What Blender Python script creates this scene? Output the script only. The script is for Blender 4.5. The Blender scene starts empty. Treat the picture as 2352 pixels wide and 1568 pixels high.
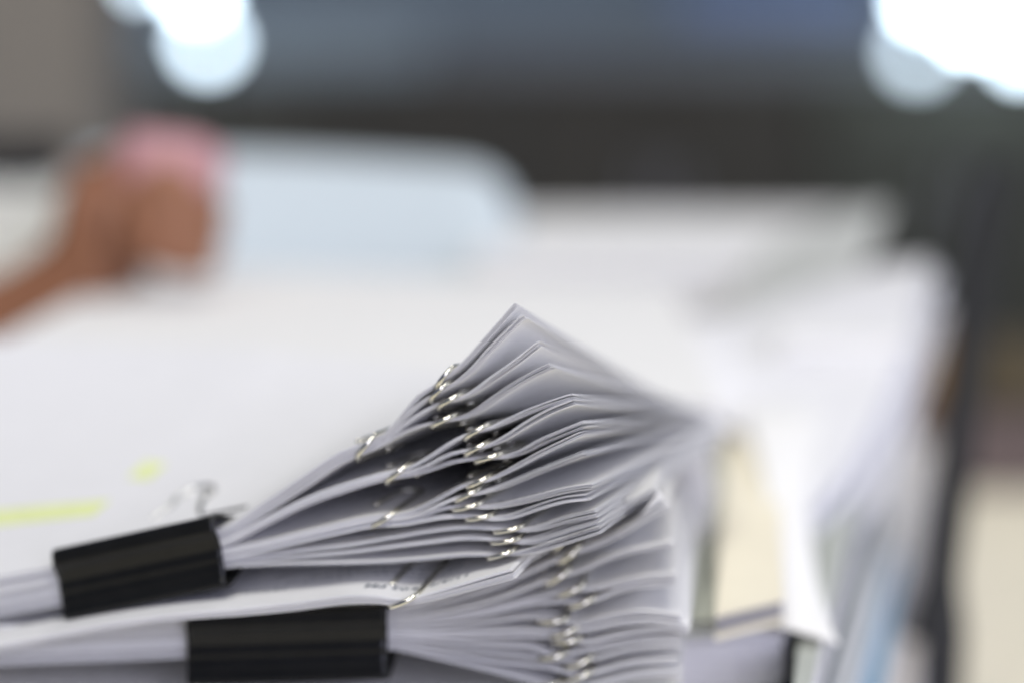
import bpy, bmesh, math, random
import numpy as np
from mathutils import Vector, Matrix

random.seed(7)
rng = np.random.default_rng(7)
SC = bpy.context.scene
COL = SC.collection

# ------------------------------------------------------------------ camera
F = 85.0 / 36.0 * 2352.0          # focal length in pixels of a 2352 px wide frame
PITCH = math.radians(8.0)
CAMZ = 0.30
cam_d = bpy.data.cameras.new('camera')
cam_d.lens = 85.0
cam_d.sensor_width = 36.0
cam_d.clip_start = 0.01
cam_d.clip_end = 60.0
cam_d.dof.use_dof = True
cam_d.dof.focus_distance = 0.602
cam_d.dof.aperture_fstop = 2.9
cam_d.dof.aperture_blades = 0
cam = bpy.data.objects.new('camera', cam_d)
cam.location = (0, 0, CAMZ)
cam.rotation_euler = (math.radians(90) - PITCH, 0, 0)
COL.objects.link(cam)
SC.camera = cam

# ------------------------------------------------------------------ world, lamps
world = bpy.data.worlds.new('World')
SC.world = world
world.use_nodes = True
wbg = world.node_tree.nodes['Background']
wbg.inputs[0].default_value = (0.48, 0.56, 0.85, 1)
wbg.inputs[1].default_value = 0.20

def area(name, loc, target, sx, sy, power, col):
    l = bpy.data.lights.new(name, 'AREA')
    l.shape = 'RECTANGLE'; l.size = sx; l.size_y = sy
    l.energy = power; l.color = col
    o = bpy.data.objects.new(name, l)
    o.location = loc
    o.rotation_euler = (Vector(target) - Vector(loc)).to_track_quat('-Z', 'Y').to_euler()
    COL.objects.link(o)
    return o
area('ceiling_light_panel', (-0.55, -0.35, 2.2), (0, 0.7, 0.1), 0.35, 1.3, 18, (1.0, 0.98, 0.91))
area('ceiling_light_panel', (0.55, -0.25, 2.2), (0, 0.7, 0.1), 0.35, 1.3, 19, (1.0, 0.98, 0.91))
area('ceiling_light_panel', (0.1, 1.9, 2.2), (0, 0.9, 0.1), 0.35, 1.3, 11, (1.0, 0.98, 0.94))
area('fill_light', (0.9, -1.9, 0.9), (0, 0.6, 0.15), 1.3, 1.0, 35, (0.77, 0.775, 1.0))  # unseen fill lamp added to brighten the near sheet edges
area('fill_light', (1.7, 0.55, 0.75), (0, 0.65, 0.15), 1.2, 0.9, 11, (0.84, 0.87, 1.0))  # unseen fill lamp added for the right short edges

SC.view_settings.view_transform = 'Standard'
SC.view_settings.look = 'None'
SC.view_settings.exposure = 0.12
SC.view_settings.gamma = 1.0
SC.view_settings.use_curve_mapping = False
SC.render.engine = 'CYCLES'
SC.cycles.use_denoising = True
SC.cycles.max_bounces = 10
SC.cycles.diffuse_bounces = 6
SC.cycles.transmission_bounces = 6

# ------------------------------------------------------------------ helpers
CP, SP = math.cos(PITCH), math.sin(PITCH)
def ray(px, py):
    a = (px - 1176.0) / F; b = -(py - 784.0) / F
    return np.array([a, CP + b * SP, -SP + b * CP])
def at(px, py, Y):
    """the point at distance Y in front of the camera that the photograph shows at px, py"""
    d = ray(px, py); t = Y / d[1]
    return np.array([d[0] * t, Y, CAMZ + d[2] * t])
def project(p):
    x, y, z = p[0], p[1], p[2] - CAMZ
    f = y * CP - z * SP; u = y * SP + z * CP
    return 1176 + F * x / f, 784 - F * u / f

def tag(o, label=None, cat=None, group=None, kind=None):
    if label: o['label'] = label
    if cat: o['category'] = cat
    if group: o['group'] = group
    if kind: o['kind'] = kind
    return o
def empty(name, loc=(0, 0, 0)):
    o = bpy.data.objects.new(name, None)
    o.empty_display_size = 0.01
    o.location = loc
    COL.objects.link(o)
    return o
def link_mesh(name, me, mat, parent=None, smooth=False):
    o = bpy.data.objects.new(name, me)
    if mat is not None: me.materials.append(mat)
    if smooth:
        for p in me.polygons: p.use_smooth = True
    COL.objects.link(o)
    if parent is not None:
        o.parent = parent
        o.matrix_parent_inverse = Matrix.Translation(parent.location).inverted()
    return o
def mesh_from(name, verts, faces, mat, parent=None, smooth=False):
    me = bpy.data.meshes.new(name)
    me.from_pydata([tuple(map(float, v)) for v in verts], [], faces)
    me.validate(); me.update()
    return link_mesh(name, me, mat, parent, smooth)
def rbox(name, lo, hi, mat, parent=None, bevel=0.002, seg=2, rotz=0, pivot=None):
    bm = bmesh.new()
    bmesh.ops.create_cube(bm, size=1)
    for v in bm.verts:
        v.co = Vector([lo[k] + (v.co[k] + .5) * (hi[k] - lo[k]) for k in range(3)])
    if bevel: bmesh.ops.bevel(bm, geom=bm.edges[:], offset=bevel, segments=seg, affect='EDGES')
    if rotz:
        pv = Vector(pivot) if pivot is not None else Vector(((lo[0]+hi[0])/2, (lo[1]+hi[1])/2, 0))
        bmesh.ops.rotate(bm, verts=bm.verts[:], cent=pv, matrix=Matrix.Rotation(rotz, 3, 'Z'))
    me = bpy.data.meshes.new(name); bm.to_mesh(me); bm.free()
    return link_mesh(name, me, mat, parent)
def catmull(P, per=12):
    P = [np.array(p, float) for p in P]
    P = [2*P[0]-P[1]] + P + [2*P[-1]-P[-2]]
    out = []
    for i in range(1, len(P)-2):
        p0, p1, p2, p3 = P[i-1:i+3]
        t0 = 0; t1 = t0+max(np.linalg.norm(p1-p0),1e-9)**.5; t2 = t1+max(np.linalg.norm(p2-p1),1e-9)**.5; t3 = t2+max(np.linalg.norm(p3-p2),1e-9)**.5
        for k in range(per):
            t = t1 + (t2-t1)*k/per
            a1 = (t1-t)/(t1-t0)*p0+(t-t0)/(t1-t0)*p1; a2 = (t2-t)/(t2-t1)*p1+(t-t1)/(t2-t1)*p2; a3 = (t3-t)/(t3-t2)*p2+(t-t2)/(t3-t2)*p3
            b1 = (t2-t)/(t2-t0)*a1+(t-t0)/(t2-t0)*a2; b2 = (t3-t)/(t3-t1)*a2+(t-t1)/(t3-t1)*a3
            out.append((t2-t)/(t2-t1)*b1+(t-t1)/(t2-t1)*b2)
    out.append(P[-2])
    return np.array(out)
def tube_mesh(name, pts, rad, mat, parent=None, seg=12, cap=True, ratio=1.0):
    """round wire or pole along pts; rad a number or a list"""
    pts = [Vector(p) for p in pts]; n = len(pts)
    rads = [rad]*n if not hasattr(rad, '__len__') else rad
    verts = []; faces = []
    T0 = (pts[1]-pts[0]).normalized()
    N = T0.orthogonal().normalized()
    for i, p in enumerate(pts):
        T = ((pts[min(i+1, n-1)]-pts[max(i-1, 0)])).normalized()
        N = (N - T*N.dot(T)).normalized(); B = T.cross(N)
        for k in range(seg):
            a = 2*math.pi*k/seg
            verts.append(p + (N*math.cos(a)+B*math.sin(a)*ratio)*rads[i])
    for i in range(n-1):
        for k in range(seg):
            faces.append((i*seg+k, i*seg+(k+1)%seg, (i+1)*seg+(k+1)%seg, (i+1)*seg+k))
    if cap:
        faces.append(tuple(range(seg))[::-1]); faces.append(tuple((n-1)*seg+k for k in range(seg)))
    return mesh_from(name, verts, faces, mat, parent, True)

# ------------------------------------------------------------------ materials
def pmat(name, col, rough=0.6, metal=0.0, spec=0.5, noise=0.0, nscale=40, bump=0.0, bscale=200, trans=0.0, emit=None, estr=0):
    m = bpy.data.materials.new(name); m.use_nodes = True
    nt = m.node_tree; b = nt.nodes['Principled BSDF']
    b.inputs['Base Color'].default_value = (*col, 1)
    b.inputs['Roughness'].default_value = rough
    b.inputs['Metallic'].default_value = metal
    b.inputs['Specular IOR Level'].default_value = spec
    tc = nt.nodes.new('ShaderNodeTexCoord')
    if noise:
        n = nt.nodes.new('ShaderNodeTexNoise'); n.inputs['Scale'].default_value = nscale; n.inputs['Detail'].default_value = 5
        nt.links.new(tc.outputs['Object'], n.inputs['Vector'])
        r = nt.nodes.new('ShaderNodeMapRange')
        r.inputs['From Min'].default_value = .3; r.inputs['From Max'].default_value = .7
        r.inputs['To Min'].default_value = 1-noise; r.inputs['To Max'].default_value = 1+noise
        nt.links.new(n.outputs['Fac'], r.inputs['Value'])
        v = nt.nodes.new('ShaderNodeVectorMath'); v.operation = 'SCALE'
        v.inputs[0].default_value = col
        nt.links.new(r.outputs['Result'], v.inputs['Scale'])
        nt.links.new(v.outputs['Vector'], b.inputs['Base Color'])
    if bump:
        n2 = nt.nodes.new('ShaderNodeTexNoise'); n2.inputs['Scale'].default_value = bscale; n2.inputs['Detail'].default_value = 3
        nt.links.new(tc.outputs['Object'], n2.inputs['Vector'])
        bp = nt.nodes.new('ShaderNodeBump'); bp.inputs['Strength'].default_value = bump; bp.inputs['Distance'].default_value = 0.001
        nt.links.new(n2.outputs['Fac'], bp.inputs['Height'])
        nt.links.new(bp.outputs['Normal'], b.inputs['Normal'])
    if emit:
        b.inputs['Emission Color'].default_value = (*emit, 1); b.inputs['Emission Strength'].default_value = estr
    if trans:
        out = nt.nodes['Material Output']
        t = nt.nodes.new('ShaderNodeBsdfTranslucent'); t.inputs['Color'].default_value = (*col, 1)
        mx = nt.nodes.new('ShaderNodeMixShader'); mx.inputs[0].default_value = trans
        nt.links.new(b.outputs[0], mx.inputs[1]); nt.links.new(t.outputs[0], mx.inputs[2])
        nt.links.new(mx.outputs[0], out.inputs['Surface'])
    return m
PAPER = pmat('white_paper', (0.83, 0.825, 0.825), 0.75, spec=0.25, noise=0.015, nscale=90, bump=0.04, bscale=900, trans=0.10)
PAPER2 = pmat('grey_stock_paper', (0.72, 0.72, 0.77), 0.8, spec=0.2, noise=0.02, nscale=60, trans=0.06)  # slightly darker and bluer stock than PAPER
PAPERW = pmat('plain_paper', (0.84, 0.83, 0.80), 0.8, spec=0.2, noise=0.015, nscale=30)
CREAM = pmat('cream_card', (0.82, 0.76, 0.60), 0.75, spec=0.2, noise=0.03, nscale=50)
YELLOW = pmat('highlighter_ink', (0.76, 0.82, 0.38), 0.7, noise=0.06, nscale=200)
INK = pmat('printer_ink', (0.03, 0.05, 0.09), 0.6)
BLACKM = pmat('black_lacquered_steel', (0.006, 0.006, 0.0055), 0.30, spec=0.30, noise=0.25, nscale=160, bump=0.10, bscale=1400)
STEEL = pmat('bright_steel_wire', (0.74, 0.72, 0.63), 0.16, metal=1.0, noise=0.06, nscale=400)
NICKEL = pmat('nickel_wire', (0.80, 0.79, 0.74), 0.15, metal=1.0)

# ------------------------------------------------------------------ fanned packets of sheets
class Frame:
    """an upright plane along the near edges of a pile: u runs left along it, w runs away from the camera"""
    def __init__(s, O, yaw_deg):
        a = math.radians(yaw_deg)
        s.O = np.array(O, float); s.u = np.array([-math.cos(a), math.sin(a)]); s.w = np.array([math.sin(a), math.cos(a)])
    def hit(s, px, py):
        d = ray(px, py)
        k = (s.O @ s.w) / (d[:2] @ s.w)
        p = d * k
        return np.array([(p[:2]-s.O) @ s.u, CAMZ + p[2]])
    def world(s, u, w, z):
        q = s.O + s.u*u + s.w*w
        return np.array([q[0], q[1], z])

class Surf:
    def __init__(s, fr, px, L, W, zfar_r, zfar_l, clips, T0, Tr, Tl, joint=None, lift=None):
        s.fr = fr; s.L = L; s.W = W
        P = catmull([fr.hit(*p) for p in px], 14)
        # gentle smoothing
        for _ in range(3):
            P[1:-1] = .25*P[:-2]+.5*P[1:-1]+.25*P[2:]
        d = np.r_[0, np.cumsum(np.linalg.norm(np.diff(P, axis=0), axis=1))]
        if d[-1] < L:
            dirv = (P[-1]-P[-8]); dirv /= np.linalg.norm(dirv)
            n = 12
            ext = np.array([P[-1] + dirv*(L+.004-d[-1])*(k+1)/n for k in range(n)])
            P = np.vstack([P, ext]); d = np.r_[0, np.cumsum(np.linalg.norm(np.diff(P, axis=0), axis=1))]
        s.d = d; s.P = P
        s.zr, s.zl = zfar_r, zfar_l
        s.cs = [s.s_of_px(c) for c in clips]
        s.T0, s.Tr, s.Tl = T0, Tr, Tl
        s.joint = s.s_of_px(joint) if joint else None
        s.lift = lift
    def near(s, q):
        return np.interp(q, s.d, s.P[:, 0]), np.interp(q, s.d, s.P[:, 1])
    def s_of_px(s, px):
        best = None
        for q in np.linspace(0, s.L, 400):
            u, z = s.near(q); p = project(s.fr.world(u, 0, z))
            e = abs(p[0]-px)
            if best is None or e < best[0]: best = (e, q)
        return best[1]
    def thick(s, q):
        q = np.asarray(q, float)
        first = s.cs[0] if s.cs else 0.0
        ex = np.where(q < first, s.Tr, s.Tl)
        if s.joint is not None: ex = ex*np.clip((s.joint-q)/0.012, 0, 1)
        f = np.ones_like(q)
        for c in s.cs: f *= 1-np.exp(-((q-c)/0.0085)**2)
        if s.cs and s.joint is None:
            ex = ex*np.where(q > first, np.clip(1-(q-first)/0.06, 0, 1), 1)
        return s.T0 + ex*f
    def point(s, q, w, off):
        """q from the right corner along the near edge, w inwards, off up from the traced line"""
        q = np.asarray(q, float)
        u, z = s.near(np.clip(q, 0, s.L)); u = u + np.where(q < 0, q, 0)
        e = 0.0012
        u1, z1 = s.near(np.clip(q-e, 0, s.L)); u2, z2 = s.near(np.clip(q+e, 0, s.L))
        du, dz = u2-u1, z2-z1; l = np.hypot(du, dz); nu, nz = -dz/l, du/l
        g = w/s.W
        gz = g
        uf = u
        zf = np.interp(u, [0, .16], [s.zr, s.zl])
        loc = np.exp(-w/0.05)
        un = u + nu*off; zn = z + nz*off
        U = un*(1-g)+(uf)*g
        Z = zn*(1-gz) + (zf+off)*gz
        if s.lift is not None: Z = Z + s.lift(u, w)
        q2 = s.fr.O[None, :] + np.outer(U, s.fr.u).reshape(-1, 2) + np.outer(w*np.ones_like(U), s.fr.w)
        return np.column_stack([q2, Z])

NS, NW = 96, 11
def sheet_mesh(name, sf, offfun, th, mat, parent, q0=0.0, w0=0.0, dw=0.0):
    qs = q0 + (sf.L-q0)*np.linspace(0, 1, NS)**1.15
    ws = w0 + (sf.W-w0)*np.linspace(0, 1, NW)**1.3
    rows_t = [sf.point(qs, w, offfun(qs, w)) for w in ws]
    rows_b = [sf.point(qs, w, offfun(qs, w)-th) for w in ws]
    V = np.vstack(rows_t+rows_b)
    F_ = []
    N = NS*NW
    for j in range(NW-1):
        for i in range(NS-1):
            a = j*NS+i
            F_.append((a, a+NS, a+NS+1, a+1))
            F_.append((N+a, N+a+1, N+a+NS+1, N+a+NS))
    for i in range(NS-1):
        F_.append((i, i+1, N+i+1, N+i)); a = (NW-1)*NS+i; F_.append((a, N+a, N+a+1, a+1))
    for j in range(NW-1):
        a = j*NS; F_.append((a, N+a, N+a+NS, a+NS)); a = j*NS+NS-1; F_.append((a, a+NS, N+a+NS, N+a))
    me = bpy.data.meshes.new(name)
    me.from_pydata(V.tolist(), [], F_)
    sm = [False]*len(F_); sm[:2*(NS-1)*(NW-1)] = [True]*(2*(NS-1)*(NW-1))
    me.polygons.foreach_set('use_smooth', sm)
    me.update()
    # rim edges stay crisp
    ev = np.empty(len(me.edges)*2, dtype=np.int32); me.edges.foreach_get('vertices', ev); ev = ev.reshape(-1, 2)
    idx = np.arange(2*N) % N; r = idx//NS; c = idx % NS
    bd = (r == 0) | (r == NW-1) | (c == 0) | (c == NS-1)
    same = bd[ev[:, 0]] & bd[ev[:, 1]]
    at_ = me.attributes.get('sharp_edge') or me.attributes.new('sharp_edge', 'BOOLEAN', 'EDGE')
    at_.data.foreach_set('value', same.tolist())
    return link_mesh(name, me, mat, parent)

def make_packet(sf, n, label, group, th=0.00010, mat=None, jq=0.0007, jw=0.0005, name='paper_packet'):
    c = sf.point([0.08], 0.06, 0.0)[0]
    root = empty(name, tuple(c))
    tag(root, label, 'paper packet', group)
    wr = np.r_[0, np.cumsum(rng.pareto(1.3, n-1)+.12)]; wr /= wr[-1]
    th = sf.T0/n*0.95
    wl = np.r_[0, np.cumsum(rng.uniform(.7, 1.3, n-1))]; wl /= wl[-1]
    first = sf.cs[0] if sf.cs else 0.05
    pw = float(rng.uniform(-.0007, .0007)) if group else 0.0
    for j in range(n):
        def off(q, w, j=j):
            k = np.clip(1-q/max(first, 1e-3), 0, 1)
            T = sf.thick(q)
            base = j*sf.T0/n + (T-sf.T0)*(wr[j]*k+wl[j]*(1-k))
            return -base*(1-0.35*min(1, w/sf.W))
        sheet_mesh('sheet', sf, off, th, mat or PAPER, root,
                   q0=float(rng.uniform(-jq, jq)), w0=float(pw+rng.uniform(-jw, jw)))
    return root

def paper_clip(sf, q, label, group, stack=1.0, scale=1.0, mat=None, wire=0.00063):
    """one wire: free end, far loop above the sheets, front bend round the edge, inner loop below"""
    T = stack*1e-3
    e = 0.0012
    P0 = sf.point([q], 0.0, -T/2)[0]; P1 = sf.point([q-e], 0.0, -T/2)[0]; Pw = sf.point([q], 0.02, -T/2)[0]
    X = Vector(P1-P0).normalized(); Y = Vector(Pw-P0).normalized(); Z = X.cross(Y).normalized(); Y = Z.cross(X)
    zt = T/2+wire*0.95; zb = -T/2-wire*0.95
    k = scale*1e-3
    pts = []
    R = 3.5*k; L = 29*k; zt += .0003; zb -= .0003
    def arc(cx, cy, r, a0, a1, z0, z1, n=14):
        for i in range(n+1):
            f = i/n; a = a0+(a1-a0)*f
            fz = f*f*(3-2*f)*.6+f*.4
            pts.append((cx+r*math.cos(a), cy+r*math.sin(a), z0+(z1-z0)*fz))
    # free end, above the sheets, left side of the clip
    xl, xr = -R-0.9*k, R
    pts += [(xl, 8*k, zt), (xl, 14*k, zt), (xl, 20*k, zt)]
    rc = (xr-xl)/2
    arc((xl+xr)/2, L-rc, rc, math.pi, 0, zt, zt)
    pts += [(xr, 14*k, zt), (xr, 6*k, zt), (xr, 2.6*k, zt)]
    arc(0, 1.9*k, R, 0, -math.pi, zt, zb, 18)
    pts += [(-R, 6*k, zb), (-R, 12*k, zb), (-R, 17*k, zb)]
    rs = R-0.7*k
    arc(-R+rs, 20*k, rs, math.pi, 0, zb, zb)
    pts += [(-R+2*rs, 14*k, zb), (-R+2*rs, 9*k, zb)]
    M = Matrix(((X.x, Y.x, Z.x, P0[0]), (X.y, Y.y, Z.y, P0[1]), (X.z, Y.z, Z.z, P0[2]), (0, 0, 0, 1)))
    o = tube_mesh('paper_clip', pts, wire, mat or STEEL, None, 10)
    o.matrix_world = M
    tag(o, label, 'paper clip', group)
    return o

# ---- main bundle -------------------------------------------------------------
FR1 = Frame((0.0214, 0.600), 15)
def H(h): return CAMZ-h
band1 = lambda k, n=4: [(770, 1042+33*k/n), (700, 1088+37*k/n), (600, 1155+33*k/n), (515, 1210+27*k/n)]
band2 = lambda k, n=3: [(806, 1105+23*k/n), (700, 1143+22*k/n), (600, 1192+22*k/n), (515, 1237+20*k/n)]
band3 = lambda k, n=4: [(807, 1192+28*k/n), (700, 1218+25*k/n), (600, 1242+24*k/n), (515, 1257+27*k/n)]
def leftend(i): f = i/14; return [(330, 1252+95*f), (137, 1296+96*f), (0, 1322+94*f)]
PK = [
 ([(1181,695),(1121,763),(1070,820),(1045,845),(1018,866),(990,886),(961,903),(944,920),(915,957),(878,997),(858,1006),(835,1015)]+band1(0), 1018, 835),
 ([(1197,722),(1118,800),(1081,843),(1044,875),(1010,895),(984,909),(955,929),(921,960),(878,1003),(858,1014),(835,1022)]+band1(1), 1007, 835),
 ([(1234,782),(1178,826),(1121,866),(1087,892),(1058,909),(1030,918),(1001,925),(967,943),(927,969),(892,1000),(864,1018),(835,1029)]+band1(2), 1030, 835),
 ([(1263,832),(1207,860),(1150,895),(1107,926),(1078,946),(1050,957),(1018,963),(984,969),(944,980),(907,997),(864,1024),(835,1036)]+band1(3), 1018, 835),
 ([(1310,903),(1264,918),(1207,940),(1150,966),(1121,980),(1093,988),(1064,997),(1021,1020),(978,1049),(935,1072),(905,1080),(870,1087)]+band2(0), 1093, 905),
 ([(1317,914),(1264,935),(1207,966),(1164,995),(1121,1019),(1093,1027),(1058,1033),(1021,1043),(978,1066),(935,1081),(905,1087),(870,1094)]+band2(1), 1093, 905),
 ([(1338,965),(1293,983),(1235,1008),(1193,1032),(1150,1046),(1118,1048),(1087,1050),(1035,1057),(978,1077),(930,1090),(905,1094),(870,1101)]+band2(2), 1118, 905),
 ([(1335,989),(1293,1009),(1235,1037),(1178,1069),(1135,1092),(1115,1100),(1095,1104),(1064,1111),(1021,1132),(978,1155),(935,1175),(900,1180),(870,1181),(840,1185)]+band3(0), 1097, 881),
 ([(1341,1033),(1293,1052),(1235,1075),(1178,1100),(1135,1117),(1104,1127),(1070,1134),(1044,1141),(1007,1155),(964,1175),(930,1184),(900,1187),(870,1188),(840,1192)]+band3(1), 1070, 881),
 ([(1355,1110),(1293,1120),(1235,1135),(1178,1149),(1135,1158),(1104,1161),(1070,1160),(1044,1160),(1007,1166),(964,1182),(930,1190),(900,1194),(870,1195),(840,1199)]+band3(2), 1070, 881),
 ([(1351,1133),(1293,1140),(1235,1157),(1178,1178),(1144,1185),(1121,1186),(1101,1184),(1070,1181),(1021,1182),(978,1188),(940,1196),(900,1201),(870,1202),(840,1206)]+band3(3), 1101, 881),
 ([(1365,1169),(1293,1186),(1235,1206),(1201,1213),(1164,1212),(1127,1210),(1064,1207),(978,1217),(892,1232),(807,1247),(700,1260),(600,1273),(515,1284)], 1164, None),
 ([(1368,1186),(1293,1209),(1235,1230),(1193,1240),(1161,1238),(1127,1235),(1064,1232),(978,1242),(892,1253),(807,1264),(700,1274),(600,1283),(515,1291)], 1161, None),
 ([(1374,1206),(1293,1233),(1235,1252),(1187,1266),(1150,1269),(1115,1270),(1064,1270),(978,1278),(892,1285),(807,1288),(700,1290),(600,1293),(515,1298)], 1150, None),
]
NUM = ['topmost', 'second', 'third', 'fourth', 'fifth', 'sixth', 'seventh', 'eighth', 'ninth', 'tenth', 'eleventh', 'twelfth', 'thirteenth', 'fourteenth']
FR1_SURF = []
for i, (pts, cl, jt) in enumerate(PK):
    sf = Surf(FR1, pts+leftend(i), 0.279, 0.188, H(.1305+.0088*i/13), H(.1185+.0115*i/13), [cl], 0.00072,
              [.0005,.0007,.0009,.0009,.0007,.0010,.0011,.0006,.0008,.0008,.0009,.0012,.0019,.0014][i], .00035, jt)
    FR1_SURF.append(sf)
    n = [5,5,6,6,5,6,6,5,6,6,6,6,8,7][i]
    th = 0.000115 if n < 6 else 0.000095
    if i == 0: lab = 'topmost white paper packet of the fan, its top sheet marked with yellow highlighter'
    elif i == 13: lab = 'lowest white paper packet of the upper fan, just above the dated packet'
    else: lab = '%s white paper packet from the top in the upper fan' % NUM[i]
    make_packet(sf, n, lab, 'paper packets fanned out of the front binder clip', th=th)
    lab = '%s small silver paper clip from the top, gripping a packet in the upper fan' % ['topmost','second','third','fourth','fifth','sixth','seventh','eighth','ninth','tenth','eleventh','twelfth','thirteenth','lowest'][i]
    paper_clip(sf, sf.cs[0], lab, 'silver paper clips on the upper fan', stack=0.75, scale=[1,1,1,1,1,1,1.05,1,1.05,1.1,1.05,1.12,1.12,1.12][i])
for i, px, nst, lab in ((0, 833, 4, 'silver paper clip joining the four topmost packets, on the upper slope of the fan'),
                        (4, 905, 3, 'silver paper clip joining three packets in the dark middle of the upper fan'),
                        (7, 881, 4, 'silver paper clip joining four packets in the lower middle of the upper fan')):
    sf = FR1_SURF[i]
    paper_clip(sf, sf.s_of_px(px), lab, 'silver paper clips joining several packets', stack=0.74*nst, scale=1.0)

# ---- binder clips -----------------------------------------------------------
def binder_clip(M, width, spine_h, grip, depth, label, handle_up=True):
    """local x along the spine, y away from the camera, z up"""
    root = empty('binder_clip', M.translation)
    tag(root, label, 'binder clip', 'black binder clips')
    hs = spine_h/2; hg = grip/2; t = 0.0005
    prof = [(depth, hg+t), (depth*.55, hg+(hs-hg)*.42), (0.004, hs*.985), (0.0015, hs+0.0002), (0.0002, hs-0.0010), (0.0003, hs*.62), (0.0014, hs*.2), (0.0016, -hs*.2),
            (0.0006, -hs*.6), (0.0, -hs+0.0014), (0.0012, -hs-0.0002), (0.004, -hs*.985), (depth*.55, -hg-(hs-hg)*.42), (depth, -hg-t)]
    C = catmull(prof, 10)
    n = len(C)
    C = np.array(C)
    for r_ in range(n):
        if C[r_][0] < 0.003: C[r_][0] += 0.00022*math.sin(C[r_][1]/hs*7.5)+0.00012*math.sin(C[r_][1]/hs*17+1)
    D = np.gradient(C, axis=0); D /= np.linalg.norm(D, axis=1)[:, None]
    Nn = np.column_stack([-D[:, 1], D[:, 0]])
    outer = C + Nn*0.0
    inner = C + Nn*t*1.4
    if (inner[n//2][0] < outer[n//2][0]): inner = C - Nn*t*1.4
    nx = 30
    verts = []; faces = []
    for i in range(nx+1):
        f = i/nx; x = (f-.5)*width
        for arr in (outer, inner):
            for k in range(n):
                sk = 0.0012*math.sin(k/(n-1)*math.pi*2+.5) * (1 if abs(f-.5) > .49 else 1)
                verts.append(M @ Vector((x+sk*0.55, arr[k][0], arr[k][1])))
    def vid(i, a, k): return i*2*n+a*n+k
    for i in range(nx):
        for k in range(n-1):
            faces.append((vid(i,0,k), vid(i+1,0,k), vid(i+1,0,k+1), vid(i,0,k+1)))
            faces.append((vid(i,1,k), vid(i,1,k+1), vid(i+1,1,k+1), vid(i+1,1,k)))
        faces.append((vid(i,0,0), vid(i,1,0), vid(i+1,1,0), vid(i+1,0,0)))
        faces.append((vid(i,0,n-1), vid(i+1,0,n-1), vid(i+1,1,n-1), vid(i,1,n-1)))
    for k in range(n-1):
        faces.append((vid(0,0,k), vid(0,0,k+1), vid(0,1,k+1), vid(0,1,k)))
        faces.append((vid(nx,0,k), vid(nx,1,k), vid(nx,1,k+1), vid(nx,0,k+1)))
    mesh_from('body', verts, faces, BLACKM, root, True)
    for sgn in (1, -1):
        # rolled lips that hold the handle ends
        for a, b in ((-.5, -.22), (.22, .5)):
            pts = [M @ Vector((width*(a+(b-a)*q/4), depth+0.0006, sgn*(hg+0.0013))) for q in range(5)]
            tube_mesh('rolled_lip', pts, 0.00125, BLACKM, root, 12)
        # wire handle
        z0 = sgn*(hg+0.0013)
        wz = 0.0009
        hw = width*.19
        P = [(-hw*1.9, depth+.0006, z0), (-hw*1.25, depth+.0006, z0), (-hw*1.0, depth+.003, z0+sgn*.0006), (-hw*.75, depth+.009, z0+sgn*(wz+.0012)), (-hw*.55, depth+.017, z0+sgn*(wz+.0026)),
             (-hw*.62, depth+.023, z0+sgn*(wz+.0036)), (-hw*.35, depth+.0275, z0+sgn*(wz+.0044)), (0, depth+.0285, z0+sgn*(wz+.0046))]
        P = P + [(-x, y, z) for x, y, z in P[-2::-1]]
        if sgn < 0: continue
        pts = [M @ Vector(p) for p in catmull(P, 6)]
        tube_mesh('wire_handle', pts, 0.0009, NICKEL, root, 12)
    return root

def clip_matrix(fr, px_l, py_l, px_r, py_r, front):
    a = fr.hit(px_l, py_l); b = fr.hit(px_r, py_r); c = (a+b)/2
    A = Vector(fr.world(a[0], 0, a[1])); B = Vector(fr.world(b[0], 0, b[1]))
    X = (B-A).normalized(); Y = Vector((fr.w[0], fr.w[1], 0)); Z = X.cross(Y).normalized(); Y = Z.cross(X)
    O = (A+B)/2 - Y*front
    return Matrix(((X.x, Y.x, Z.x, O[0]), (X.y, Y.y, Z.y, O[1]), (X.z, Y.z, Z.z, O[2]), (0, 0, 0, 1))), (B-A).length
M1, w1 = clip_matrix(FR1, 146, 1338, 516, 1260, 0.0035)
binder_clip(M1, w1, 0.0190, 0.0104, 0.024, 'glossy black binder clip with a silver handle, gripping the upper fan of packets')

# ---- the dated packet under the main bundle ---------------------------------
FRQ = Frame((0.0005, 0.597), 13)
Qpts = [(1174,1305),(1120,1320),(1025,1348),(985,1360),(953,1369),(925,1372),(900,1371),(870,1366),(830,1364),(784,1366),(740,1372),(687,1380),(560,1394),(440,1404),(300,1421),(200,1438),(100,1458),(0,1478)]
sfQ = Surf(FRQ, Qpts, 0.279, 0.216, H(.1385), H(.147), [930], 0.0019, .0008, .0008)
packQ = make_packet(sfQ, 14, 'thick white packet printed with a date and time, lying under the upper fan', None, th=0.000105, jq=0.0005, jw=0.0006)
# sheets of this packet stay slightly loose all along
paper_clip(sfQ, sfQ.s_of_px(925), 'long silver paper clip lying over the printed time on the dated packet', None, stack=1.9, scale=1.22, wire=0.00066)

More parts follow.
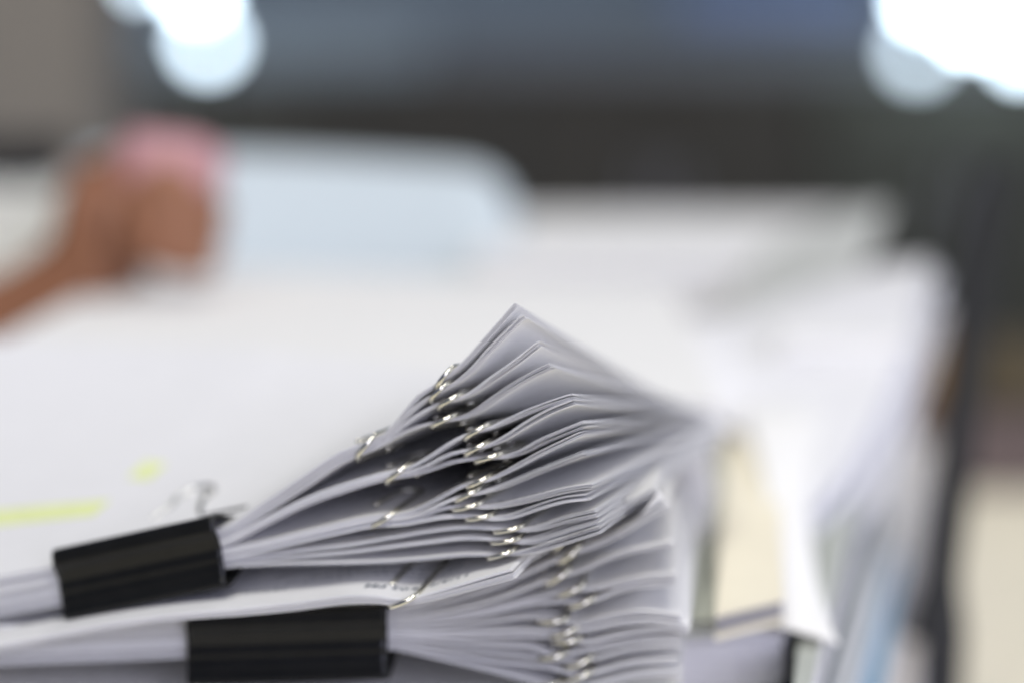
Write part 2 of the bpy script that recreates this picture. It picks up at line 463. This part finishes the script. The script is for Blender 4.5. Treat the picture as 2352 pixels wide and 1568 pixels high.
def print_text(sf, body, px, w0, size, parent, name, spread=1.0):
    """lettering printed on the top sheet, reading from the far side"""
    cu = bpy.data.curves.new(name, 'FONT'); cu.body = body; cu.size = size; cu.resolution_u = 2; cu.offset = 0.00009
    o = bpy.data.objects.new(name, cu); COL.objects.link(o)
    dg = bpy.context.evaluated_depsgraph_get(); dg.update()
    me = bpy.data.meshes.new_from_object(o.evaluated_get(dg))
    bpy.data.objects.remove(o)
    q0 = sf.s_of_px(px)
    co = np.array([v.co[:] for v in me.vertices])
    for v, c in zip(me.vertices, co):
        p = sf.point([q0 + c[0]*spread], w0 - c[1], 0.00004)[0]
        v.co = p
    me.name = name
    return link_mesh(name, me, INK, parent)
print_text(sfQ, '11/3/20', 1064, 0.0098, 0.0044, packQ, 'printed_date', 1.05)
print_text(sfQ, '4:02 PM', 948, 0.0094, 0.0044, packQ, 'printed_time', 1.05)
def printed_rows(sf, name, rows, parent, mat=INK):
    """rows of small print far too soft to read: short dashes on the sheet"""
    verts = []; faces = []
    for (px_a, px_b, w, hgt) in rows:
        qa, qb = sf.s_of_px(px_a), sf.s_of_px(px_b); q = min(qa, qb); qe = max(qa, qb)
        while q < qe:
            l = random.uniform(.0006, .0022)
            n = 3
            for k in range(n):
                a, b = q+l*k/n, q+l*(k+1)/n
                base = len(verts)
                for (qq, ww) in ((a, w), (b, w), (b, w+hgt), (a, w+hgt)):
                    verts.append(sf.point([qq], ww, 0.00004)[0])
                faces.append((base, base+1, base+2, base+3))
            q += l+random.uniform(.0005, .0012)
    return mesh_from(name, verts, faces, mat, parent)
printed_rows(sfQ, 'printed_lines', [(1010, 600, .019, .0011), (1010, 640, .0235, .0011), (1000, 560, .028, .0011), (620, 0, .014, .0010)], packQ)

packs = [o for o in COL.objects if o.name.startswith('paper_packet')]
printed_rows(FR1_SURF[9], 'printed_lines', [(1240, 1120, .0045, .0009)], packs[9])
printed_rows(FR1_SURF[11], 'printed_lines', [(1250, 1200, .004, .0008)], packs[11])
# highlighter strokes on the top sheet of the main bundle
def find_sw(sf, px, py):
    best = None
    for q in np.linspace(.02, sf.L, 90):
        for w in np.linspace(0, sf.W, 110):
            p = project(sf.point([q], w, 0.0)[0]); e = (p[0]-px)**2+(p[1]-py)**2
            if best is None or e < best[0]: best = (e, q, w)
    return best[1:]
def stroke(sf, x0, x1, y0, y1, parent):
    qa, wa = find_sw(sf, x0, (y0+y1)/2); qb, wb = find_sw(sf, x1, (y0+y1)/2)
    _, w_lo = find_sw(sf, (x0+x1)/2, y1); _, w_hi = find_sw(sf, (x0+x1)/2, y0)
    if x0 <= 0: qa = sf.L-.004
    hw = abs(w_hi-w_lo)/2
    verts = []; faces = []; n = 24
    for k in range(n+1):
        f = k/n; q = qa+(qb-qa)*f; w = (wa+(wb-wa)*f)
        j = random.uniform(-.0002, .0002)
        verts += [sf.point([q], w-hw+j, .00006)[0], sf.point([q], w+hw+j, .00006)[0]]
    for k in range(n): faces.append((2*k, 2*k+1, 2*k+3, 2*k+2))
    mesh_from('highlighter_stroke', verts, faces, YELLOW, parent)
stroke(FR1_SURF[0], 0, 238, 1155, 1183, packs[0])
stroke(FR1_SURF[0], 318, 362, 1064, 1096, packs[0])

# ---- second bundle behind and below -----------------------------------------
FR2 = Frame((0.0455, 0.627), 5)
B2 = [
 ([(1505,1117),(1400,1172),(1345,1203),(1300,1232),(1230,1272),(1135,1320),(1000,1370)], 1289),
 ([(1530,1160),(1502,1172),(1435,1212),(1368,1248),(1330,1262),(1300,1274),(1230,1303),(1135,1345),(1000,1385)], 1306),
 ([(1542,1242),(1485,1252),(1435,1262),(1385,1279),(1322,1309),(1279,1322),(1235,1336),(1135,1372),(1000,1402)], 1279),
 ([(1552,1317),(1500,1318),(1452,1326),(1402,1338),(1352,1350),(1312,1352),(1235,1368),(1135,1391),(1000,1414)], 1310),
 ([(1550,1332),(1468,1338),(1418,1350),(1368,1372),(1343,1379),(1269,1377),(1202,1384),(1135,1400),(1000,1424)], 1338),
 ([(1566,1412),(1502,1403),(1452,1402),(1385,1414),(1322,1429),(1275,1421),(1240,1416),(1202,1414),(1135,1421),(1000,1436)], 1272),
 ([(1575,1432),(1502,1420),(1418,1425),(1342,1442),(1299,1447),(1235,1443),(1135,1443),(1000,1447)], 1296),
 ([(1580,1444),(1530,1438),(1468,1443),(1402,1457),(1348,1472),(1304,1466),(1235,1457),(1135,1457),(1000,1456)], 1302),
 ([(1560,1463),(1468,1466),(1402,1478),(1322,1495),(1275,1502),(1245,1494),(1219,1484),(1135,1477),(1000,1467)], 1272),
 ([(1563,1478),(1502,1481),(1435,1490),(1375,1508),(1328,1518),(1260,1511),(1135,1497),(1000,1482)], 1326),
 ([(1552,1512),(1502,1513),(1435,1521),(1368,1541),(1327,1548),(1260,1530),(1135,1516),(1000,1493)], 1326),
 ([(1562,1538),(1502,1537),(1435,1547),(1340,1570),(1258,1568),(1200,1552),(1135,1535),(1000,1504)], 1256),
]
nb = len(B2)
F2S = []
for i, (pts, cl) in enumerate(B2):
    f = i/nb
    pts = pts + [(895, 1398+92*f), (660, 1408+92*f), (430, 1418+92*f), (200, 1428+92*f), (0, 1436+92*f)]
    sf = Surf(FR2, pts, 0.279, 0.216, H(.144+.034*i/(nb-1)), H(.1655+.0115*i/(nb-1)), [cl], 0.00074, .0007, .0003)
    F2S.append(sf)
    n = [6,7,6,7,6,7,6,7,6,6,7,7][i]
    lab = ['topmost','second','third','fourth','fifth','sixth','seventh','eighth','ninth','tenth','eleventh','lowest'][i]
    pk = make_packet(sf, n, '%s packet from the top in the blurred lower fan, gripped by the rear binder clip' % lab,
                'paper packets fanned out of the rear binder clip', th=0.000105, mat=PAPER)
    if i == 1:
        # dog-eared corner turned up
        c = sf.point([0.0], 0.0, 0.0003)[0]
        v = []; fcs = []
        for a in range(7):
            for b in range(7):
                q = a/6*.009; w = b/6*.010
                k = max(0, 1-(a+b)/6.0)
                p = sf.point([q], w, .0003+.0042*k**1.5)[0]; v.append(p)
        for a in range(6):
            for b in range(6):
                if a+b < 7: fcs.append((a*7+b, a*7+b+1, (a+1)*7+b+1, (a+1)*7+b))
        o = mesh_from('turned_up_corner', v, fcs, PAPERW, pk, True)
        md = o.modifiers.new('thickness', 'SOLIDIFY'); md.thickness = .0001
    paper_clip(sf, sf.cs[0], '%s small silver paper clip from the top in the blurred lower fan' % lab,
               'silver paper clips on the lower fan', stack=0.9, scale=1.1, wire=0.00072)
M2, w2 = clip_matrix(FR2, 438, 1482, 896, 1466, 0.0045)
binder_clip(M2, w2, 0.0200, 0.0125, 0.022, 'matt black binder clip half hidden behind the dated packet')

# ---- piles that carry and surround the bundles ------------------------------
def pile(label, corners_xy, z0, z1, mat, name='paper_stack', n=14, jit=0.0012, group=None, cat='paper stack', top=None, sag=0.0):
    """slightly untidy stack on a four-cornered base; sheets show as thin ledges on its sides"""
    cx = np.mean([c[0] for c in corners_xy]); cy = np.mean([c[1] for c in corners_xy])
    root_loc = (cx, cy, z0)
    verts = []; faces = []
    def add_layer(za, zb, dx, dy, rz):
        b = len(verts)
        for z in (za, zb):
            for (x, y) in corners_xy:
                X = (x-cx)*math.cos(rz)-(y-cy)*math.sin(rz)+cx+dx; Yy = (x-cx)*math.sin(rz)+(y-cy)*math.cos(rz)+cy+dy
                verts.append((X, Yy, z))
        faces.extend([(b, b+3, b+2, b+1), (b+4, b+5, b+6, b+7)])
        for k in range(4):
            faces.append((b+k, b+(k+1) % 4, b+4+(k+1) % 4, b+4+k))
    for i in range(n):
        za = z0+(z1-z0)*i/n; zb = z0+(z1-z0)*(i+1)/n-0.0001
        add_layer(za+0.00005, zb, random.uniform(-jit, jit), random.uniform(-jit, jit), random.uniform(-.004, .004))
    me = bpy.data.meshes.new(name)
    root = empty(name, root_loc); tag(root, label, cat, group)
    k = 8*(n-1) ; kf = 6*(n-1)
    mesh_from('sheets', verts[:k], faces[:kf], mat, root)
    tf = [tuple(a-k for a in f) for f in faces[kf:]]
    mesh_from('top_sheet', verts[k:], tf, top or mat, root)
    return root
def rect(cx, cy, wx, wy, deg):
    a = math.radians(deg); c, s = math.cos(a), math.sin(a)
    return [(cx+x*c-y*s, cy+x*s+y*c) for x, y in ((-wx/2, -wy/2), (wx/2, -wy/2), (wx/2, wy/2), (-wx/2, wy/2))]

pile('deep stack of white paper carrying the two fanned bundles', rect(-0.065, 0.755, 0.235, 0.29, -4), 0.0, H(.1895), PAPERW, n=60, jit=.0015)
# white pile behind the bundle, left
pile('broad white stack in front of the hand, behind the upper fan', [(-0.208, 0.864), (0.067, 0.790), (0.075, 1.13), (-0.186, 1.206)], 0.0, H(.1315), PAPERW, n=40)
# far pile, right of the hand
pile('pale flat stack farthest back on the desk', [(-0.02, 1.21), (0.175, 1.20), (0.205, 1.44), (0.0, 1.44)], 0.0, H(.125), PAPERW, n=36)

# right hand stacks
pile('white stack with its corner turned right, behind the cream file', [(0.110, 1.00), (0.165, 1.00), (0.200, 1.19), (0.112, 1.19)], 0.0, H(.140), PAPERW, n=36, jit=.003)

# cream file
FC = Frame((0.0, 0.0), 0)
def flat_quad(px, h):
    out = []
    for (x, y) in px:
        d = ray(x, y); t = -h/d[2]
        out.append((d[0]*t, d[1]*t))
    return out
def file_folder(label, corners, z0, z1, cover, pages, cat='file', name='card_file'):
    cx = np.mean([c[0] for c in corners]); cy = np.mean([c[1] for c in corners])
    root = empty(name, (cx, cy, z0)); tag(root, label, cat)
    def slab(nm, za, zb, m, inset=0.0):
        v = []
        for z in (za, zb):
            for (x, y) in corners: v.append((x+(cx-x)*inset, y+(cy-y)*inset, z))
        f = [(0,3,2,1),(4,5,6,7)]+[(k,(k+1)%4,4+(k+1)%4,4+k) for k in range(4)]
        return mesh_from(nm, v, f, m, root)
    slab('back_cover', z0, z0+.0011, cover)
    slab('pages', z0+.0012, z1-.0010, pages, .02)
    slab('front_cover', z1-.0009, z1, cover)
    return root
cq = flat_quad([(1643, 1410), (1800, 1372), (1785, 962), (1668, 962)], .170)
PAGES = pmat('grey_page_block', (0.30, 0.29, 0.30), .8, noise=.1, nscale=200)
file_folder('cream card file lying flat with grey pages, right of the lower fan', cq, H(.1775), H(.170), CREAM, PAGES)
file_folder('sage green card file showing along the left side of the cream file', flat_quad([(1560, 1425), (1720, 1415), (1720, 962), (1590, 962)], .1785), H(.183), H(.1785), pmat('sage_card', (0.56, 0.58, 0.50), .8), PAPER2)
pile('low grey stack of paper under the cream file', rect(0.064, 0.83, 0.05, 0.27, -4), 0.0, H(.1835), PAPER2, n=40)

# ---- free white sheet curling down beside the cream file
def loose_sheet(name, label, P, mat, cat='sheet of paper', th=.0002, n=20):
    """P: 4x4 grid of control points, evaluated as a smooth patch"""
    P = np.array(P, float)
    def bern(t): return np.array([(1-t)**3, 3*t*(1-t)**2, 3*t*t*(1-t), t**3])
    v = []; f = []
    for i in range(n+1):
        for j in range(n+1):
            v.append(np.einsum('i,j,ijk->k', bern(i/n), bern(j/n), P))
    for i in range(n):
        for j in range(n):
            a = i*(n+1)+j; f.append((a, a+1, a+n+2, a+n+1))
    o = mesh_from(name, v, f, mat, None, True)
    md = o.modifiers.new('thickness', 'SOLIDIFY'); md.thickness = th
    return tag(o, label, cat)
def row(a): return [at(*p) for p in a]
loose_sheet('curling_sheet', 'white sheet with its tip curling down beside the cream file', [
  row([(1790,1440,.685),(1830,1446,.683),(1880,1462,.680),(1928,1478,.676)]),
  row([(1792,1250,.76),(1825,1255,.76),(1835,1290,.755),(1850,1310,.75)]),
  row([(1760,1090,.85),(1800,1090,.85),(1830,1100,.85),(1845,1130,.85)]),
  row([(1700,930,.96),(1790,925,.96),(1840,925,.96),(1900,930,.96)])], PAPERW)
DR = [[(1600,965,.95),(1690,965,.95),(1775,1005,.925),(1845,1190,.83)],
      [(1520,850,.985),(1750,860,.985),(1880,900,.975),(1980,1080,.90)],
      [(1500,760,1.04),(1740,800,1.03),(1930,790,1.03),(2095,820,1.0)],
      [(1560,735,1.08),(1800,720,1.09),(1950,590,1.10),(2140,600,1.10)]]
loose_sheet('drooping_sheet', 'large white sheet draped over the pile, from the fan up to the dark cabinets', [row(r_) for r_ in DR], PAPER)
for k_, (dx_, dy_, dz_, lab_) in enumerate(((26, 16, .005, 'first sheet slipping out under the right edge of the draped sheet'),
        (-14, 22, .011, 'second sheet slipping out under the draped sheet, pulled back to the left'),
        (38, 40, .018, 'third and farthest reaching sheet slipping out under the right edge of the draped sheet'),
        (6, 60, .027, 'lowest and greyest sheet slipping out under the draped sheet'))):
    G_ = []
    for a_, r_ in enumerate(DR):
        q_ = []
        for b_, (x_, y_, Y_) in enumerate(r_):
            p_ = at(x_+dx_*b_/3, y_+dy_*.4*b_/3, Y_); p_[2] -= dz_*(.35+.65*b_/3); q_.append(p_)
        G_.append(q_)
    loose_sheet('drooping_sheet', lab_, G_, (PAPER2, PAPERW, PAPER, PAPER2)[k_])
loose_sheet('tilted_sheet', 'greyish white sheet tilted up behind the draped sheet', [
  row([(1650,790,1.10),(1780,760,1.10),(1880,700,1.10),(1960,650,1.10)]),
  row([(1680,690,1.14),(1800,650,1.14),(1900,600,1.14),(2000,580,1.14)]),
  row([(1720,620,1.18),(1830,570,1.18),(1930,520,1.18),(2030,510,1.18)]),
  row([(1760,570,1.22),(1860,520,1.22),(1960,465,1.22),(2040,475,1.22)])], pmat('shaded_grey_paper', (.56,.57,.54), .85, noise=.03))  # greyish sheet; its grey also stands in for shade on the pile

# staggered coloured files low on the right, each reaching farther right than the one above
GG = pmat('grey_green_card', (0.42, 0.44, 0.40), .8, noise=.05)
TEAL = pmat('dark_teal_card', (0.03, 0.055, 0.06), .7, noise=.1)
PALE = pmat('pale_grey_card', (0.50, 0.52, 0.50), .8, noise=.05)
BLUE = pmat('soft_blue_card', (0.20, 0.36, 0.48), .8, noise=.05)
BEIGE = pmat('warm_beige_card', (0.52, 0.48, 0.44), .8, noise=.05)
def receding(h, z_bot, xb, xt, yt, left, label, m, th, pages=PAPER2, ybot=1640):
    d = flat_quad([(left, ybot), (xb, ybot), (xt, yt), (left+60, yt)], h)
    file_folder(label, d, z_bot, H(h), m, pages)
receding(.185, H(.200), 1845, 1985, 1090, 1815, 'grey green card file under the white sheet tip', GG, .01)
receding(.201, H(.212), 1885, 2035, 1060, 1740, 'dark teal card file under the grey green one', TEAL, .01)
receding(.213, H(.232), 1930, 2085, 1050, 1780, 'pale grey card file between the dark teal and the soft blue file', PALE, .01)
receding(.233, H(.250), 2010, 2110, 1045, 1860, 'soft blue card file low in the right hand pile', BLUE, .01)
receding(.251, 0.0005, 2090, 2175, 1010, 1900, 'warm beige card file lying lowest in the right hand pile', BEIGE, .01)

# ------------------------------------------------------------------ setting
DESK = pmat('beige_laminate', (0.83, 0.77, 0.60), .5, noise=.03, nscale=12)
desk = rbox('desk', (-1.1, 0.20, -0.03), (0.9, 1.66, 0.0), DESK, bevel=.003)
dr = empty('office_desk', (0, .85, -.75)); tag(dr, 'beige laminate desk under all the paper stacks', 'desk')
desk.name = 'desktop'; desk.parent = dr; desk.matrix_parent_inverse = Matrix.Translation(dr.location).inverted()
DLEG = pmat('grey_steel_leg', (0.12, 0.12, 0.12), .5, metal=.6)
for x in (-1.0, .8):
    for y in (.28, 1.58):
        rbox('leg', (x-.02, y-.02, -.749), (x+.02, y+.02, -.0305), DLEG, dr, bevel=.002)
FLOOR = pmat('dark_carpet', (0.075, 0.07, 0.062), .9, noise=.15, nscale=30)
tag(rbox('floor', (-4, -1.5, -.80), (4, 5, -.75), FLOOR, bevel=0), kind='structure')
WALL = pmat('blue_grey_wall', (0.34, 0.42, 0.47), .8, noise=.04, nscale=2)
tag(rbox('back_wall', (-4, 4.6, -.75), (4, 4.7, 2.4), WALL, bevel=0), kind='structure')
CAB = [pmat('charcoal_cabinet_%d' % k, c, .9, noise=.05, nscale=5, spec=.15) for k, c in enumerate([(0.108,0.102,0.084), (0.090,0.084,0.070), (0.094,0.095,0.077)])]
METAL = pmat('handle_metal', (.35, .35, .35), .35, metal=1)
labs = ['charcoal storage cabinet at the left end of the row along the wall', 'charcoal storage cabinet behind the hand', 'charcoal storage cabinet behind the white sheet corner',
        'darkest charcoal storage cabinet in the middle of the row', 'charcoal storage cabinet under the blue box', 'charcoal storage cabinet behind the black chair']
for k in range(6):
    x0 = -1.32+.44*k
    r = empty('storage_cabinet', (x0+.22, 3.7, -.75)); tag(r, labs[k], 'cabinet', 'charcoal cabinets along the wall')
    m = CAB[[0, 0, 1, 1, 2, 2][k]]
    rbox('carcass', (x0, 3.51, -.749), (x0+.436, 3.95, .195), m, r, bevel=.004)
    for q in (0, 1):
        d = rbox('door', (x0+.006+.215*q, 3.492, -.70), (x0+.213+.215*q, 3.508, .18), m, r, bevel=.003)
        hx = x0+(.195 if q == 0 else .235)
        h = rbox('handle', (hx-.004, 3.475, -.05), (hx+.004, 3.4915, .06), METAL, None, bevel=.002)
        h.parent = d; h.matrix_parent_inverse = d.matrix_world.inverted() if False else Matrix.Translation((0, 0, 0))
        h.matrix_parent_inverse = Matrix.Translation(r.location).inverted() @ Matrix.Identity(4)
        h.matrix_parent_inverse = Matrix.Identity(4)
PART = pmat('beige_partition_fabric', (0.26, 0.235, 0.195), .9, noise=.05, nscale=60, bump=.2)
pr = empty('office_partition', (-.62, 2.0, -.75)); tag(pr, 'beige fabric partition rising at the far left behind the hand', 'partition')
rbox('panel', (-.90, 1.98, -.72), (-.335, 2.02, .9), PART, pr, bevel=.004)
rbox('frame', (-.334, 1.975, -.749), (-.316, 2.025, .92), pmat('grey_frame', (.16,.155,.14), .5), pr, bevel=.003)

# blue boxes and grey items on the cabinets
def onto(px0, px1, ytop, name, label, cat, col, Y=3.6, dep=.2, zb=.196, lid=True):
    a = at(px0, ytop, Y); b = at(px1, ytop, Y)
    r = empty(name, ((a[0]+b[0])/2, Y+dep/2, zb)); tag(r, label, cat)
    m = pmat(name+'_card', col, .6, noise=.06)
    rbox('body', (a[0], Y, zb), (b[0], Y+dep, max(a[2]-.012, zb+.01)), m, r, bevel=.003)
    rbox('lid', (a[0]-.003, Y-.004, max(a[2]-.0115, zb+.0105)), (b[0]+.003, Y+dep+.004, a[2]), m, r, bevel=.002)
onto(1000, 2500, 95, 'filing_crate', 'long grey filing crate lying on the cabinets between the lamp groups', 'crate', (0.24, 0.255, 0.265), Y=3.75, dep=.18)
onto(1560, 2010, -60, 'storage_box', 'blue storage box standing on the long grey crate', 'storage box', (0.20, 0.27, 0.46), Y=3.77, dep=.14, zb=at(1600, 40, 3.77)[2])
onto(230, 980, 40, 'storage_box', 'blue grey storage box beside the left lamps', 'storage box', (0.33, 0.39, 0.42), Y=3.75)

# small glowing lamps on the cabinets
def lamp(px, py, r, e, label, Y=3.42):
    c = at(px, py, Y)
    root = empty('table_lamp', (c[0], c[1], .196)); tag(root, label, 'lamp', 'small glowing lamps on the cabinets')
    em = pmat('lamp_glow', (.9, .95, 1), .5, emit=(.72, .88, 1.0), estr=e)
    bm = bmesh.new(); bmesh.ops.create_uvsphere(bm, u_segments=24, v_segments=16, radius=r)
    bmesh.ops.translate(bm, verts=bm.verts[:], vec=Vector(c))
    me = bpy.data.meshes.new('bulb'); bm.to_mesh(me); bm.free(); link_mesh('bulb', me, em, root, True)
    if c[2]-r > .2:
        tube_mesh('stem', [(c[0], c[1]+.1, .197), (c[0], c[1]+.1, (c[2]+.197)/2), (c[0], c[1]+.03, c[2]), (c[0], c[1]+r*.9, c[2])], .004, METAL, root)
        tube_mesh('foot', [(c[0], c[1]+.1, .1962), (c[0], c[1]+.1, .2000)], .03, METAL, root, 24)
LAMPS = [(478, 98, .021, 8.5, 'glowing lamp hanging lowest in the left group'), (262, 20, .021, 7.5, 'dimmer glowing lamp leftmost of all'),
         (452, -30, .022, 13, 'bright glowing lamp highest in the left group'), (300, -75, .021, 11, 'glowing lamp highest and leftmost, cut by the frame'),
         (2108, 122, .022, 4.2, 'dimmest glowing lamp, lowest in the right group'), (2130, -5, .022, 16, 'bright glowing lamp highest in the right group'),
         (2235, 50, .023, 18, 'bright glowing lamp in the middle of the right group'), (2352, 112, .022, 12, 'glowing lamp at the far right, cut by the frame'),
         (2345, -20, .022, 16, 'bright glowing lamp above the rightmost one')]
for a in LAMPS: lamp(*a)

# black chair frame at the right
BLK = pmat('black_plastic', (0.006, 0.006, 0.007), .7, noise=.1)
CH = empty('office_chair', (.20, 1.02, -.75)); tag(CH, 'black office chair whose curved frame rises beside the right hand pile', 'chair')
cp = [at(2290, 395, 1.10), at(2262, 500, 1.08), at(2236, 700, 1.04), at(2212, 900, 1.0), at(2188, 1100, .97), at(2163, 1300, .95), at(2150, 1450, .94), at(2140, 1640, .93)]
cpp = catmull(cp, 8); nn = len(cpp)
tube_mesh('back_frame', cpp, [.0080 if k < nn*.72 else .0078+.0042*min(1, (k-nn*.72)/(nn*.12)) for k in range(nn)], BLK, CH, 16)
# brown box and dim things behind the chair
WOODB = pmat('brown_card', (0.16, 0.085, 0.02), .7, noise=.15)
GREYB = pmat('brown_grey_card', (0.12, 0.09, 0.085), .8, noise=.1)
def crate(px0, px1, y0, y1, Y, dep, label, m, zfloor=0.0):
    a = at(px0, y1, Y); b = at(px1, y0, Y)
    r = empty('cardboard_box', ((a[0]+b[0])/2, Y, zfloor)); tag(r, label, 'box')
    rbox('carton', (a[0], Y, max(zfloor+.0005, a[2])), (b[0], Y+dep, b[2]-.0005), m, r, bevel=.003)
    rbox('lid_flap', (a[0]+.002, Y+.002, b[2]), (b[0]-.002, Y+dep/2-.002, b[2]+.0015), m, r, bevel=.0004)
crate(2080, 2600, 950, 1200, 1.47, .12, 'dull grey brown box standing behind the black chair', GREYB)
zt_ = at(2200, 950, 1.47)[2]+.0016
crate(2070, 2210, 770, 1000, 1.475, .05, 'ochre brown box on the grey brown box, left of the chair frame', WOODB, zt_)
crate(2245, 2520, 790, 1000, 1.475, .05, 'dark olive box on the grey brown box, right of the chair frame', pmat('olive_card', (0.075, 0.058, 0.03), .8, noise=.1), zt_)

# left side: white tray, black case, brown box
rr = empty('document_tray', (-.29, 1.35, 0)); tag(rr, 'white document tray at the left edge behind the arm', 'tray')
a = at(-200, 610, 1.35); b = at(140, 430, 1.35)
rbox('tray_body', (a[0], 1.35, .0005), (b[0], 1.48, b[2]-.02), pmat('tray_white', (.86, .86, .80), .6), rr, bevel=.004)
rbox('tray_rim', (a[0]-.002, 1.348, b[2]-.0195), (b[0]+.002, 1.482, b[2]), pmat('tray_rim', (.86, .86, .80), .6), rr, bevel=.004)
rr = empty('desk_organiser', (-.29, 1.36, b[2])); tag(rr, 'dark desk organiser standing on the white tray', 'organiser')
c = at(105, 335, 1.36)
rbox('case', (a[0], 1.36, b[2]+.0005), (c[0], 1.46, c[2]-.008), BLK, rr, bevel=.004)
rbox('lid', (a[0]+.001, 1.361, c[2]-.0075), (c[0]-.001, 1.459, c[2]), BLK, rr, bevel=.003)

# ---- lifted sheet held by the hand
LS = []
def lift_row(y, Y, xl, xr): return [at(xl, y, Y), at(xl+(xr-xl)/3, y+8, Y), at(xl+2*(xr-xl)/3, y+16, Y), at(xr, y+30, Y)]
PB = pmat('cool_white_paper', (0.66, 0.73, 0.75), .8, spec=.2, trans=.15)
def rounded_sheet():
    n = 26; m = 16; v = []; f = []
    for j in range(m+1):
        t = j/m                             # 0 bottom, 1 top
        Y = 1.215 + .03*t + .03*t*t
        for i in range(n+1):
            s = i/n
            ytop = 345+45*s*s; ybot = 730
            # the right hand corner is worn round
            xr = 1195; x = 190+(xr-190)*s
            cor = 0.0
            if x > xr-125:
                k = (x-(xr-125))/125; cor = 125*(1-math.sqrt(max(0, 1-k*k)))
            y = ybot+(ytop+cor*1.0-ybot)*t
            v.append(at(x, y, Y+.02*math.sin(s*2.6)))
    for j in range(m):
        for i in range(n):
            q = j*(n+1)+i; f.append((q, q+1, q+n+2, q+n+1))
    o = mesh_from('lifted_sheet', v, f, PB, None, True)
    md = o.modifiers.new('thickness', 'SOLIDIFY'); md.thickness = .0003
    tag(o, 'cool white sheet with a rounded corner lifted upright by the hand', 'sheet of paper')
rounded_sheet()

# ---- person: hand and forearm reaching in from the left
SKIN = pmat('brown_skin', (0.28, 0.12, 0.06), .55, noise=.08, nscale=60, bump=.1, bscale=500)
PINK = pmat('lit_pink_skin', (0.52, 0.27, 0.28), .6)  # pinker tone for the lit upper side of the hand
def make_hand():
    base_Y = 1.09
    V = []; E = []; R = []
    def add(px, py, Y, r, prev=None):
        V.append(tuple(at(px, py, Y))); R.append(r); k = len(V)-1
        if prev is not None: E.append((prev, k))
        return k
    palm = add(300, 505, base_Y, .031)
    heel = add(236, 510, base_Y+.004, .026, palm)
    heel2 = add(232, 430, base_Y+.006, .022, palm)
    wrist = add(245, 600, base_Y+.005, .024, palm)
    fa1 = add(120, 720, base_Y+.012, .029, wrist)
    fa2 = add(-60, 815, base_Y+.02, .034, fa1)
    fa3 = add(-260, 930, base_Y+.03, .038, fa2)
    tips = []
    for k, (y0, dx, r) in enumerate(((412, 5, .0105), (472, 18, .0108), (530, 14, .0104), (584, 2, .0092))):
        a = add(322, (y0+480)/2, base_Y-.004, .013, palm)
        b = add(365, y0-2, base_Y-.014, r*1.08, a)
        c = add(420+dx*.6, y0+4, base_Y-.012, r, b)
        d = add(462+dx, y0+12, base_Y+.004, r*.93, c)
        e = add(472+dx, y0+16, base_Y+.016, r*.82, d)
        tips.append(d)
    t1 = add(262, 415, base_Y+.004, .018, palm)
    t2 = add(310, 385, base_Y+.000, .0150, t1)
    t3 = add(375, 378, base_Y-.002, .0130, t2)
    t4 = add(435, 384, base_Y-.002, .0118, t3)
    t5 = add(482, 396, base_Y+.000, .0098, t4)
    me = bpy.data.meshes.new('person'); me.from_pydata(V, E, [])
    o = bpy.data.objects.new('person', me); COL.objects.link(o)
    sk = o.modifiers.new('skin', 'SKIN'); sk.use_smooth_shade = True
    for i, sv in enumerate(me.skin_vertices[0].data):
        sv.radius = (R[i], R[i]); sv.use_root = (i == 0)
    sb = o.modifiers.new('sub', 'SUBSURF'); sb.levels = 2; sb.render_levels = 2
    dg = bpy.context.evaluated_depsgraph_get(); dg.update()
    m2 = bpy.data.meshes.new_from_object(o.evaluated_get(dg))
    bpy.data.objects.remove(o)
    o = link_mesh('person', m2, SKIN, None, True)
    tag(o, 'person reaching in from the left, hand and forearm seen, lifting the cool white sheet', 'person')
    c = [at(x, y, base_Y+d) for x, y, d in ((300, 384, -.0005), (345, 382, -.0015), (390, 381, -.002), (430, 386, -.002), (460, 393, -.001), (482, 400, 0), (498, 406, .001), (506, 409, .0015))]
    g = tube_mesh('lit_finger_top', c, [.0168, .0158, .0148, .0145, .0138, .0124, .0095, .004], PINK, None, 18)  # tube added to colour in the lit top of the fingers
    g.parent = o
    tag(g, 'pink layer added for the lit top of the topmost finger')
make_hand()
